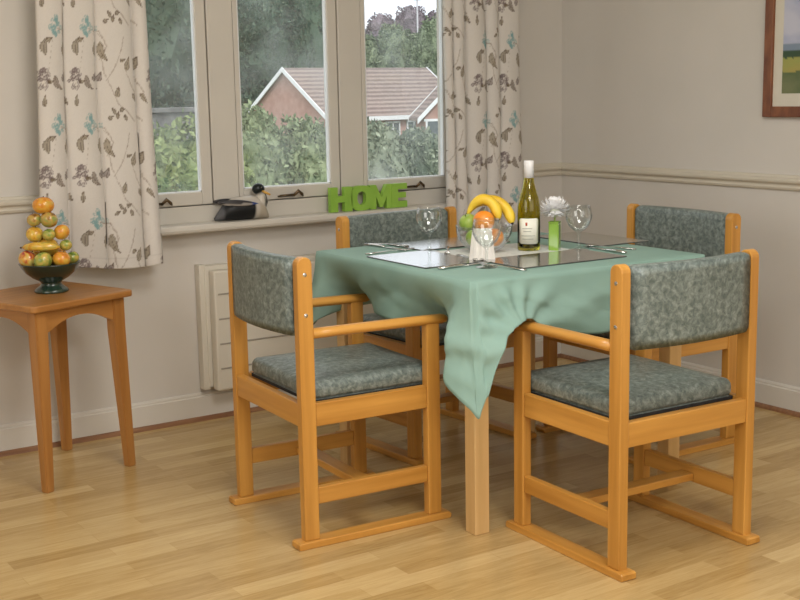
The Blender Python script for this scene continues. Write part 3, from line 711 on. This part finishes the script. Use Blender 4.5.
# dark bowl of fruit on it
SX, SY, SZ = -2.522, -.294, .6142
glaze = mat_noise('dark_green_glaze', (.008, .022, .015), (.02, .045, .03), 9, .18, coat=.6)
bm = nb(); lathe(bm, [(0, 0), (.054, 0), (.057, .004), (.052, .012), (.038, .022), (.032, .030), (.038, .038), (.060, .050), (.082, .068), (.096, .088), (.100, .096), (.102, .099), (.099, .101), (.095, .097), (.088, .086), (.070, .064), (.045, .050), (0, .046)], 56)
o = obj('footed_bowl', bm, glaze, None, (SX, SY, SZ)); tag(o, 'dark green glazed footed bowl piled with fruit on the side table', 'bowl')
def mottled(name, c1, c2, c3):
    m, nt, b = newmat(name); t = N(nt, 'ShaderNodeTexCoord'); n = N(nt, 'ShaderNodeTexNoise', Scale=26, Detail=3, Distortion=.8); nt.links.new(t.outputs['Object'], n.inputs['Vector'])
    r = ramp(nt, [(.40, c1), (.5, c2), (.62, c3)]); nt.links.new(n.outputs['Fac'], r.inputs[0]); nt.links.new(r.outputs[0], b.inputs['Base Color']); b.inputs['Roughness'].default_value = .25; b.inputs['Coat Weight'].default_value = .5; return m
m_or = mottled('orange_lacquer_fruit', (.62, .22, .02), (.75, .32, .03), (.70, .42, .06))
m_ry = mottled('red_yellow_fruit', (.42, .05, .03), (.70, .35, .06), (.62, .50, .14))
m_gr = mottled('green_fruit_mottled', (.12, .20, .03), (.34, .38, .07), (.62, .45, .10))
m_br = mottled('brown_striped_fruit', (.22, .10, .02), (.55, .34, .08), (.30, .34, .08))
m_ye = mottled('golden_fruit', (.60, .30, .03), (.75, .47, .06), (.55, .42, .08))
def sb(u, v, z): return SX+FR[0]*u+BK[0]*v, SY+FR[1]*u+BK[1]*v, SZ+z
G2 = 'fruit piled in the dark green bowl'
rr = random.Random(2)
for (u, v, z, r, m, nm, lab) in [
    (-.060, -.040, .116, .031, m_ry, 'apple', 'red and yellow apple at the left front of the bottom row'),
    (-.004, -.066, .114, .030, m_gr, 'apple', 'green mottled apple at the middle of the bottom row'),
    (.052, -.044, .116, .028, m_or, 'orange', 'orange fruit right of centre in the bottom row'),
    (.074, .008, .114, .022, m_gr, 'apple', 'small green apple at the right end of the bottom row'),
    (-.056, .026, .112, .030, m_ye, 'apple', 'golden apple at the rear left of the bottom row'),
    (.012, .052, .112, .031, m_or, 'orange', 'orange fruit at the rear of the bottom row'),
    (.060, -.010, .158, .020, m_gr, 'lime', 'small green fruit at the right end of the second row'),
    (-.004, .006, .152, .034, m_ye, 'orange', 'golden fruit in the heart of the pile'),
    (-.040, -.014, .196, .028, m_ye, 'orange', 'golden fruit at the left of the third row'),
    (.011, -.028, .196, .021, m_gr, 'lime', 'small green fruit at the middle of the third row'),
    (.045, .004, .200, .026, m_or, 'orange', 'orange fruit at the right of the third row'),
    (-.042, -.002, .243, .024, m_br, 'apple', 'small red-green fruit at the left just under the top fruit'),
    (.008, -.006, .243, .028, m_br, 'apple', 'brown-striped fruit at the right just under the top fruit'),
    (-.010, .002, .290, .035, m_or, 'orange', 'large orange fruit on the very top of the pile')]:
    x, y, zz = sb(u, v, z); o = round_fruit(nm, lab+' in the dark bowl', x, y, zz, r*1.04, m, G2, .10, .90 if z < .25 else .80, rot=(rr.uniform(-.7, .2), rr.uniform(-.5, .5), 0))
bm = nb(); P = [sb(-.078, -.034, .155), sb(-.062, -.046, .157), sb(-.034, -.055, .160), sb(.0, -.056, .160), sb(.030, -.048, .158), sb(.048, -.040, .155)]
tube(bm, P, [.004, .011, .015, .015, .012, .004], 12); o = obj('banana', bm, m_ye); tag(o, 'short yellow-green banana lying across the front of the dark bowl pile', 'banana', G2)
bm = nb(); tube(bm, [sb(-.086, -.030, .154), P[0]], [.003, .004], 6); obj('stem', bm, dark_m, o)

# ------------------------------------------------------------------ duck ornament on the sill
def duck():
    r = thing('duck_ornament', 'painted wooden duck with black head resting on the window sill', 'ornament', (-1.675, -.040, .7760), .0)
    # body local +x toward the breast
    def loft(prof, m, name, colf=None, seg=22):
        bm = nb(); rings = []
        for (x, cz_, ry, rz_) in prof:
            rings.append([bm.verts.new((x, ry*math.cos(2*PI*k/seg), max(cz_+rz_*math.sin(2*PI*k/seg), .0005))) for k in range(seg)])
        for a, b in zip(rings[:-1], rings[1:]):
            for k in range(seg): bm.faces.new((a[k], a[(k+1) % seg], b[(k+1) % seg], b[k])).smooth = True
        bm.faces.new(rings[0]); bm.faces.new(rings[-1][::-1]); o_ = obj(name, bm, m, r)
        if colf: vcol(o_, colf)
        return o_
    def col(p):
        if p.x < -.082: return (.09, .09, .095)
        if p.x < .040 and p.z < .062: return (.012, .013, .014)
        if p.x > .062 and p.z < .06: return (.46, .40, .31)
        return (.52, .48, .42)
    prof = []
    for i in range(25):
        t = i/24; x = -.118+.230*t
        hgt = [.006, .020, .033, .040, .043, .0445, .0455, .046, .043, .034, .010]
        k = t*10; a = int(min(k, 9)); hh = hgt[a]+(hgt[a+1]-hgt[a])*(k-a)
        prof.append((x, hh*.98+.004*(1-t), hh*.95, hh))
    loft(prof, attr_mat('painted_duck_body', .45), 'body', col)
    # wings: dark shell on each side with blue patch
    for s in (1, -1):
        bm = nb(); seg = 12; rings = []
        for i in range(15):
            t = i/14; x = -.108+.160*t; hz = .020*math.sin(PI*min(1, t*.86+.12))+.002; yb = .034*math.sin(PI*(t*.60+.14))+.008
            rings.append([bm.verts.new((x, s*(yb+.007*math.cos(2*PI*k/seg)), .074-.012*t+hz*.62*math.sin(2*PI*k/seg))) for k in range(seg)])
        for a, b in zip(rings[:-1], rings[1:]):
            for k in range(seg): bm.faces.new((a[k], a[(k+1) % seg], b[(k+1) % seg], b[k])).smooth = True
        bm.faces.new(rings[0]); bm.faces.new(rings[-1][::-1])
        o_ = obj('wing', bm, attr_mat('painted_wing', .4), r)
        vcol(o_, lambda p: (.03, .06, .22) if p.x > .020 else ((.34, .31, .28) if .060 < p.z < .068 else (.035, .033, .036)))
    tube_m = attr_mat('painted_duck_head', .3)
    bm = nb()
    tube(bm, [(.070, 0, .050), (.082, -.004, .072), (.082, -.004, .092), (.074, -.004, .108)], [.034, .028, .021, .018], 18); o_ = obj('neck', bm, tube_m, r)
    vcol(o_, lambda p: (.012, .015, .014) if p.x > .090 or p.z > .098 else (.55, .51, .44))
    bm = nb(); bmesh.ops.create_uvsphere(bm, u_segments=20, v_segments=14, radius=.0235); bmesh.ops.scale(bm, vec=(1.1, .9, .95), verts=bm.verts)
    hd = smooth(obj('head', bm, tube_m, r, (.072, -.004, .116))); vcol(hd, lambda p: (.010, .014, .013))
    bm = nb(); tube(bm, [(.012, -.012, -.008), (.024, -.022, -.016), (.036, -.030, -.024)], [.010, .010, .007], 12, flat=.5); obj('bill', bm, mat_noise('orange_bill', (.55, .30, .05), (.65, .38, .08), 20, .4), hd)
    for s in (-1,):
        bm = nb(); bmesh.ops.create_uvsphere(bm, u_segments=8, v_segments=6, radius=.0025); o_ = smooth(obj('eye', bm, metal, hd, (.004, -.0185, .006)))
duck()

# ------------------------------------------------------------------ HOME letters
green = mat_noise('lime_painted_wood', (.22, .43, .045), (.28, .50, .065), 6, .45)
hs = thing('letter_sign', 'lime green wooden HOME letters standing on the window sill', 'sign', (-1.283, -.045, .7768))
def letter(polys, name='letter', dy=0):
    bm = nb()
    for p in polys: prism(bm, p, 'y', -.011+dy, .011+dy)
    bmesh.ops.remove_doubles(bm, verts=bm.verts, dist=1e-5); return obj(name, bm, green, hs)
R = lambda a, b, c, d_: [(a, c), (b, c), (b, d_), (a, d_)]
letter([R(0, .034, 0, .100), R(.066, .102, 0, .100), R(.034, .066, .038, .064)])
def ring():
    n = 28; cx_, cz_ = .148, .050; out = []
    def se(a, rx, rz_, p): c, s = math.cos(a), math.sin(a); return (cx_+rx*math.copysign(abs(c)**p, c), cz_+rz_*math.copysign(abs(s)**p, s))
    for i in range(n):
        a, b = 2*PI*i/n, 2*PI*(i+1)/n; out.append([se(a, .050, .051, .6), se(b, .050, .051, .6), se(b, .021, .027, .8), se(a, .021, .027, .8)])
    return out
letter(ring())
letter([[(.190, 0), (.190, .100), (.220, .100), (.246, .046), (.272, .100), (.300, .100), (.300, 0), (.272, 0), (.272, .050), (.252, .006), (.240, .006), (.220, .050), (.220, 0)]], dy=.002)
letter([R(.296, .328, 0, .100), R(.328, .374, 0, .026), R(.328, .368, .040, .062), R(.328, .374, .076, .100)])

# ------------------------------------------------------------------ framed picture on the right wall
pf = thing('framed_picture', 'brown wood framed landscape painting with cream mount on the right wall', 'picture', (0, 0, 0))
y0, y1, z0, z1 = -1.172, -1.86, 1.134, 1.68; fwid = .040
bm = nb()
for (ya, yb, za, zb_) in ((y0-fwid, y0, z0, z1), (y1, y1+fwid, z0, z1), (y1+fwid, y0-fwid, z0, z0+fwid), (y1+fwid, y0-fwid, z1-fwid, z1)): box(bm, -.024, -.001, ya, yb, za, zb_, .003)
obj('frame', bm, mat_noise('chestnut_frame', (.14, .042, .015), (.24, .085, .03), 30, .4, (1, 1, .4), detail=6), pf)
bm = nb(); box(bm, -.013, -.001, y1+fwid, y0-fwid, z0+fwid, z1-fwid); obj('mount_board', bm, mat_noise('cream_mount', (.66, .62, .52), (.68, .64, .54), 20, .8), pf)
bm = nb(); mw = .042; ya, yb, za, zb_ = y1+fwid+mw, y0-fwid-mw+.0, z0+fwid+.048, z1-fwid-.048
ny, nz = 90, 60; g = [[bm.verts.new((-.0145, ya+(yb-ya)*i/ny, za+(zb_-za)*j/nz)) for j in range(nz+1)] for i in range(ny+1)]
for i in range(ny):
    for j in range(nz): bm.faces.new((g[i][j], g[i+1][j], g[i+1][j+1], g[i][j+1]))
pic = obj('painting', bm, attr_mat('painted_landscape', .5), pf)
def land(p):
    t = (p.z-za)/(zb_-za); u = p.y*6; n = fbm((u, p.z*12, 0)); n2 = fbm((u*2, 3, 0))*.03
    if t > .50+n2: c = Vector((.36, .40, .56)).lerp(Vector((.55, .56, .66)), max(0, min(1, .5+n)))
    elif t > .43+n2: c = Vector((.22, .28, .36))
    elif t > .36+n2*1.5: c = Vector((.05, .09, .05))
    elif t > .22+n2: c = Vector((.40, .33, .10)).lerp(Vector((.30, .36, .10)), max(0, min(1, .5+n)))
    else: c = Vector((.10, .14, .06)).lerp(Vector((.18, .20, .10)), max(0, min(1, .5+n)))
    return tuple(c)
vcol(pic, land)

# ------------------------------------------------------------------ outside
grass = mat_noise('garden_ground', (.06, .10, .03), (.12, .16, .06), .8, .95)
bm = nb(); box(bm, -60, 260, .9, 320, -3.0, -2.5); o = struct('ground', bm, grass)
def leaf_mat(name, c1, c2, sc=2.0):
    m, nt, b = newmat(name); t = N(nt, 'ShaderNodeTexCoord'); n = N(nt, 'ShaderNodeTexNoise', Scale=sc, Detail=3); nt.links.new(t.outputs['Object'], n.inputs['Vector'])
    r = ramp(nt, [(.15, c1), (.85, c2)]); g = N(nt, 'ShaderNodeNewGeometry'); mx = N(nt, 'ShaderNodeMix', data_type='FLOAT'); mx.inputs[0].default_value = .55
    nt.links.new(n.outputs['Fac'], mx.inputs[2]); nt.links.new(g.outputs['Random Per Island'], mx.inputs[3]); nt.links.new(mx.outputs[0], r.inputs[0])
    nt.links.new(r.outputs[0], b.inputs['Base Color']); b.inputs['Roughness'].default_value = .7; b.inputs['Specular IOR Level'].default_value = .2
    return m
bark = mat_noise('bark', (.06, .045, .03), (.12, .09, .06), 6, .9)
def tree(name, label, cat, x, y, zb, blobs, n, leaf, m, seed, group=None, trunk=.15):
    """blobs: ellipsoids (dx,dy,z,rx,ry,rz) making the crown"""
    rr = random.Random(seed); r = thing(name, label, cat, (x, y, zb), 0, group)
    bm = nb(); tot = sum(b[3]*b[4]+b[3]*b[5] for b in blobs)
    for (dx, dy, z, rx, ry, rz_) in blobs:
        core = bmesh.ops.create_icosphere(bm, subdivisions=3, radius=1)['verts']
        for v in core:
            k = .80+.22*noise.noise(v.co*2.3+Vector((seed, 0, dx))); v.co = Vector((dx+v.co.x*rx*k, dy+v.co.y*ry*k, z+v.co.z*rz_*k))
        for _ in range(int(n*(rx*ry+rx*rz_)/tot)):
            d_ = Vector((rr.gauss(0, 1), rr.gauss(0, 1), rr.gauss(0, 1))).normalized()
            cl = .84+.20*noise.noise(d_*3.1+Vector((seed, dx, 0)))+.07*noise.noise(d_*9+Vector((seed, dx, 0)))
            k = cl*rr.uniform(.90, 1.10); p = Vector((dx+d_.x*rx*k, dy+d_.y*ry*k, z+d_.z*rz_*k))
            s = leaf*rr.uniform(.6, 1.3); q = Euler((rr.uniform(0, 6.3), rr.uniform(0, 6.3), rr.uniform(0, 6.3))).to_matrix()
            vs = [bm.verts.new(p+q@Vector(c)*s) for c in ((-.5, 0, 0), (0, -.28, .06), (.6, 0, 0), (0, .28, .06))]; bm.faces.new(vs)
    obj('crown', bm, m, r)
    bm = nb(); b0 = blobs[0]; tube(bm, [(0, 0, 0), (b0[0]*.3, b0[1]*.3, b0[2]*.5), (b0[0], b0[1], b0[2])], [trunk, trunk*.8, trunk*.5], 10); obj('trunk', bm, bark, r)
    return r
lm_dark = leaf_mat('dark_conifer_leaves', (.03, .06, .042), (.12, .17, .11), 1.2)
lm_dark2 = leaf_mat('deep_green_leaves', (.03, .065, .045), (.12, .18, .12), .5)
lm_mid = leaf_mat('mid_green_leaves', (.07, .11, .06), (.32, .38, .24), .5)
lm_bush = leaf_mat('bush_leaves', (.05, .085, .04), (.36, .43, .25), 4)
lm_lime = leaf_mat('yellow_green_leaves', (.045, .085, .03), (.36, .43, .19), 5)
lm_grey = leaf_mat('grey_green_leaves', (.06, .09, .06), (.38, .43, .31), 4)
lm_purp = leaf_mat('purple_brown_leaves', (.12, .09, .11), (.32, .27, .30), .4)
GZ = -2.5
# big dark trees behind the left panes
tree('tree', 'dark green tree in the left window pane, above the low grey wall', 'tree', 6.6, 22.5, GZ, [(0, 0, 5.6, 3.0, 2.6, 4.4), (-2.6, .5, 5.0, 2.4, 2, 4), (-1.0, .5, 2.6, 3, 2, 2)], 60000, .13, lm_dark, 1, trunk=.3)
tree('tree', 'tall dark tree filling the upper middle window pane behind the brick gable', 'tree', 48.5, 96.0, GZ, [(0, 0, 8.2, 5.6, 5, 8.5), (-5.2, 0, 7.5, 4.5, 4, 8), (3.4, -3, 7.8, 3.0, 3, 8.5), (0, 0, 3.0, 6, 4, 4)], 60000, .36, lm_dark2, 2, trunk=.5)
# far trees in the right pane
tree('tree', 'round pale green tree behind the tiled roof in the right pane', 'tree', 50.5, 77.0, GZ, [(0, 0, 6.3, 1.9, 1.8, 2.9), (-1.6, 1.2, 5.8, 1.6, 1.6, 2.6), (1.5, -1.0, 5.8, 1.4, 1.4, 2.6)], 16000, .20, lm_mid, 3, trunk=.3)
tree('tree', 'purple-brown leaved tree on the skyline of the right pane', 'tree', 60.2, 88.6, GZ, [(0, 0, 9.2, 1.9, 1.9, 2.4), (-2.3, 1.4, 8.7, 1.8, 1.6, 2.2), (2.3, -1.2, 9.0, 2.1, 1.8, 2.2), (0, 0, 6, 3, 2, 3)], 15000, .22, lm_purp, 4, trunk=.3)
tree('tree', 'dark green tree at the far right edge of the right pane', 'tree', 48.6, 69.0, GZ, [(0, 0, 6.3, 1.5, 1.5, 2.9), (1.4, -.6, 5.6, 1.3, 1.3, 2.8)], 10000, .20, lm_mid, 5, trunk=.3)
tree('tree', 'distant pale tree low on the skyline at the left of the right pane', 'tree', 60.0, 99.0, GZ, [(0, 0, 6.0, 1.9, 1.9, 3.0), (-2.0, 1.3, 5.4, 1.8, 1.8, 2.8)], 7000, .25, lm_mid, 6, trunk=.3)
# shrubs near the window
tree('shrub', 'yellow-green shrub in the lower left window pane', 'shrub', .80, 5.9, GZ, [(0, 0, 2.75, .62, .6, .85), (-.45, .1, 2.5, .5, .5, .6), (.35, .1, 2.5, .45, .5, .75), (.16, -.1, 3.35, .16, .2, .36), (0, 0, 1.4, .6, .5, 1.2)], 14000, .075, lm_lime, 7, trunk=.05)
tree('shrub', 'leafy green shrub in front of the brick gable in the middle pane', 'shrub', 2.45, 7.3, GZ, [(-.30, 0, 2.90, .42, .5, .80), (.30, .05, 2.76, .55, .5, .80), (.0, 0, 2.2, .75, .5, .8), (.62, .1, 2.95, .22, .3, .52), (0, 0, 1.2, .7, .5, 1.1)], 20000, .068, lm_bush, 8, trunk=.05)
tree('shrub', 'grey-green shrub below the tiled roof in the right pane', 'shrub', 4.30, 7.75, GZ, [(-.35, 0, 2.72, .50, .5, .80), (.25, 0, 2.62, .55, .5, .78), (.75, 0, 2.55, .5, .5, .75), (0, 0, 1.2, .8, .5, 1.1)], 19000, .066, lm_grey, 9, trunk=.05)
# grey garden wall
stone = mat_noise('grey_stone', (.09, .09, .09), (.19, .19, .185), 5, .9)
bm = nb(); box(bm, .4, 6.1, 15.4, 15.7, GZ, .98, .02); box(bm, .3, 6.2, 15.32, 15.78, .98, 1.06, .01); struct('garden_wall', bm, stone)
# brick house with tiled roof
brick = mat_noise('pink_brick', (.43, .26, .22), (.50, .32, .27), 3, .9)
roofm = None
def roof_mat():
    m, nt, b = newmat('brown_clay_tiles'); L = nt.links.new; t = N(nt, 'ShaderNodeTexCoord'); wv = N(nt, 'ShaderNodeTexWave', Scale=1.25, Distortion=.6); wv.bands_direction = 'Z'
    wv.inputs['Detail'].default_value = 2; L(t.outputs['Object'], wv.inputs['Vector']); n = N(nt, 'ShaderNodeTexNoise', Scale=2.5, Detail=4); L(t.outputs['Object'], n.inputs['Vector'])
    mx = N(nt, 'ShaderNodeMix', data_type='FLOAT'); mx.inputs[0].default_value = .45; L(wv.outputs['Fac'], mx.inputs[2]); L(n.outputs['Fac'], mx.inputs[3])
    r = ramp(nt, [(.25, (.18, .14, .125)), (.75, (.33, .265, .235))]); L(mx.outputs[0], r.inputs[0]); L(r.outputs[0], b.inputs['Base Color']); b.inputs['Roughness'].default_value = .9; return m
roofm = roof_mat(); wht = mat_noise('white_bargeboard', (.82, .84, .86), (.86, .88, .9), 5, .5); wglass = mat_noise('dark_house_glass', (.08, .1, .11), (.14, .16, .17), 2, .15)
def house(x, y, rz, Lh, half, eave, ridge, label, front_wing=True):
    r = thing('house', label, 'house', (x, y, GZ), rz)
    e, g = eave-GZ, ridge-GZ          # local x along ridge, y across; ridge over y=0
    bm = nb(); prism(bm, [(-half+.3, 0), (half-.3, 0), (half-.3, e+.1), (0, g-.15), (-half+.3, e+.1)], 'x', .15, Lh-.15); obj('wall', bm, brick, r)
    bm = nb(); t = .14
    prism(bm, [(-half-.1, e-.05), (0, g), (half+.1, e-.05), (half+.1, e-.05-t), (0, g-t), (-half-.1, e-.05-t)], 'x', -.05, Lh); obj('roof', bm, roofm, r)
    bm = nb(); t = .30
    for xx in (-.12, Lh): prism(bm, [(-half-.15, e-.02), (0, g+.05), (half+.15, e-.02), (half+.15, e-.02-t), (0, g+.05-t), (-half-.15, e-.02-t)], 'x', xx, xx+.07)
    obj('bargeboard', bm, wht, r)
    bm = nb(); box(bm, -.05, Lh, -half-.16, -half-.10, e-.30, e-.04); obj('gutter', bm, wht, r)
    return r, e, g
r, e, g = house(33.42, 63.85, .14, 12.2, 4.3, -.16, 2.86, 'pink brick house with brown tiled roof and white-edged gable outside')
for xx in (4.8, 6.6):
    bm = nb(); 
    for (a, b, c, d_) in ((0, .08, 0, 2.2), (1.12, 1.2, 0, 2.2), (.56, .64, 0, 2.2)): box(bm, xx+a, xx+b, -4.12, -4.0, e-2.6+c, e-2.6+d_)
    box(bm, xx, xx+1.2, -4.12, -4.0, e-.5, e-.4); f_ = obj('window', bm, wht, r); bm = nb(); box(bm, xx+.05, xx+1.15, -4.06, -3.99, e-2.6, e-.4); obj('pane', bm, wglass, f_)
# front wing: ridge runs out towards the camera
r2_, e2, g2 = house(38.12, 52.8, 1.12, 3.6, 1.75, -.24, 1.62, 'brick house wing with white-edged gable at the right of the right pane')
bm = nb()
for a in (-1.35, -.45, .45, 1.35): box(bm, .06, .17, a-.05, a+.05, e2-2.2, e2-.1)
box(bm, .06, .17, -1.5, 1.5, e2-.2, e2-.06); f_ = obj('window', bm, wht, r2_); bm = nb(); box(bm, .10, .20, -1.35, 1.35, e2-2.1, e2-.2); obj('pane', bm, wglass, f_)
# aerial mast
bm = nb(); tube(bm, [(0, 0, 0), (0, 0, 11.6)], .07, 8); 
for zz, l_ in ((11.5, .5), (11.1, .35)): tube(bm, [(-l_, 0, zz), (l_, 0, zz)], .05, 6)
o = obj('aerial_mast', bm, mat_noise('pale_metal_mast', (.4, .4, .42), (.5, .5, .52), 3, .5), None, (54.6, 79.6, GZ)); tag(o, 'thin pale mast rising behind the tiled roof in the right pane', 'mast')
# blue-grey distant hill
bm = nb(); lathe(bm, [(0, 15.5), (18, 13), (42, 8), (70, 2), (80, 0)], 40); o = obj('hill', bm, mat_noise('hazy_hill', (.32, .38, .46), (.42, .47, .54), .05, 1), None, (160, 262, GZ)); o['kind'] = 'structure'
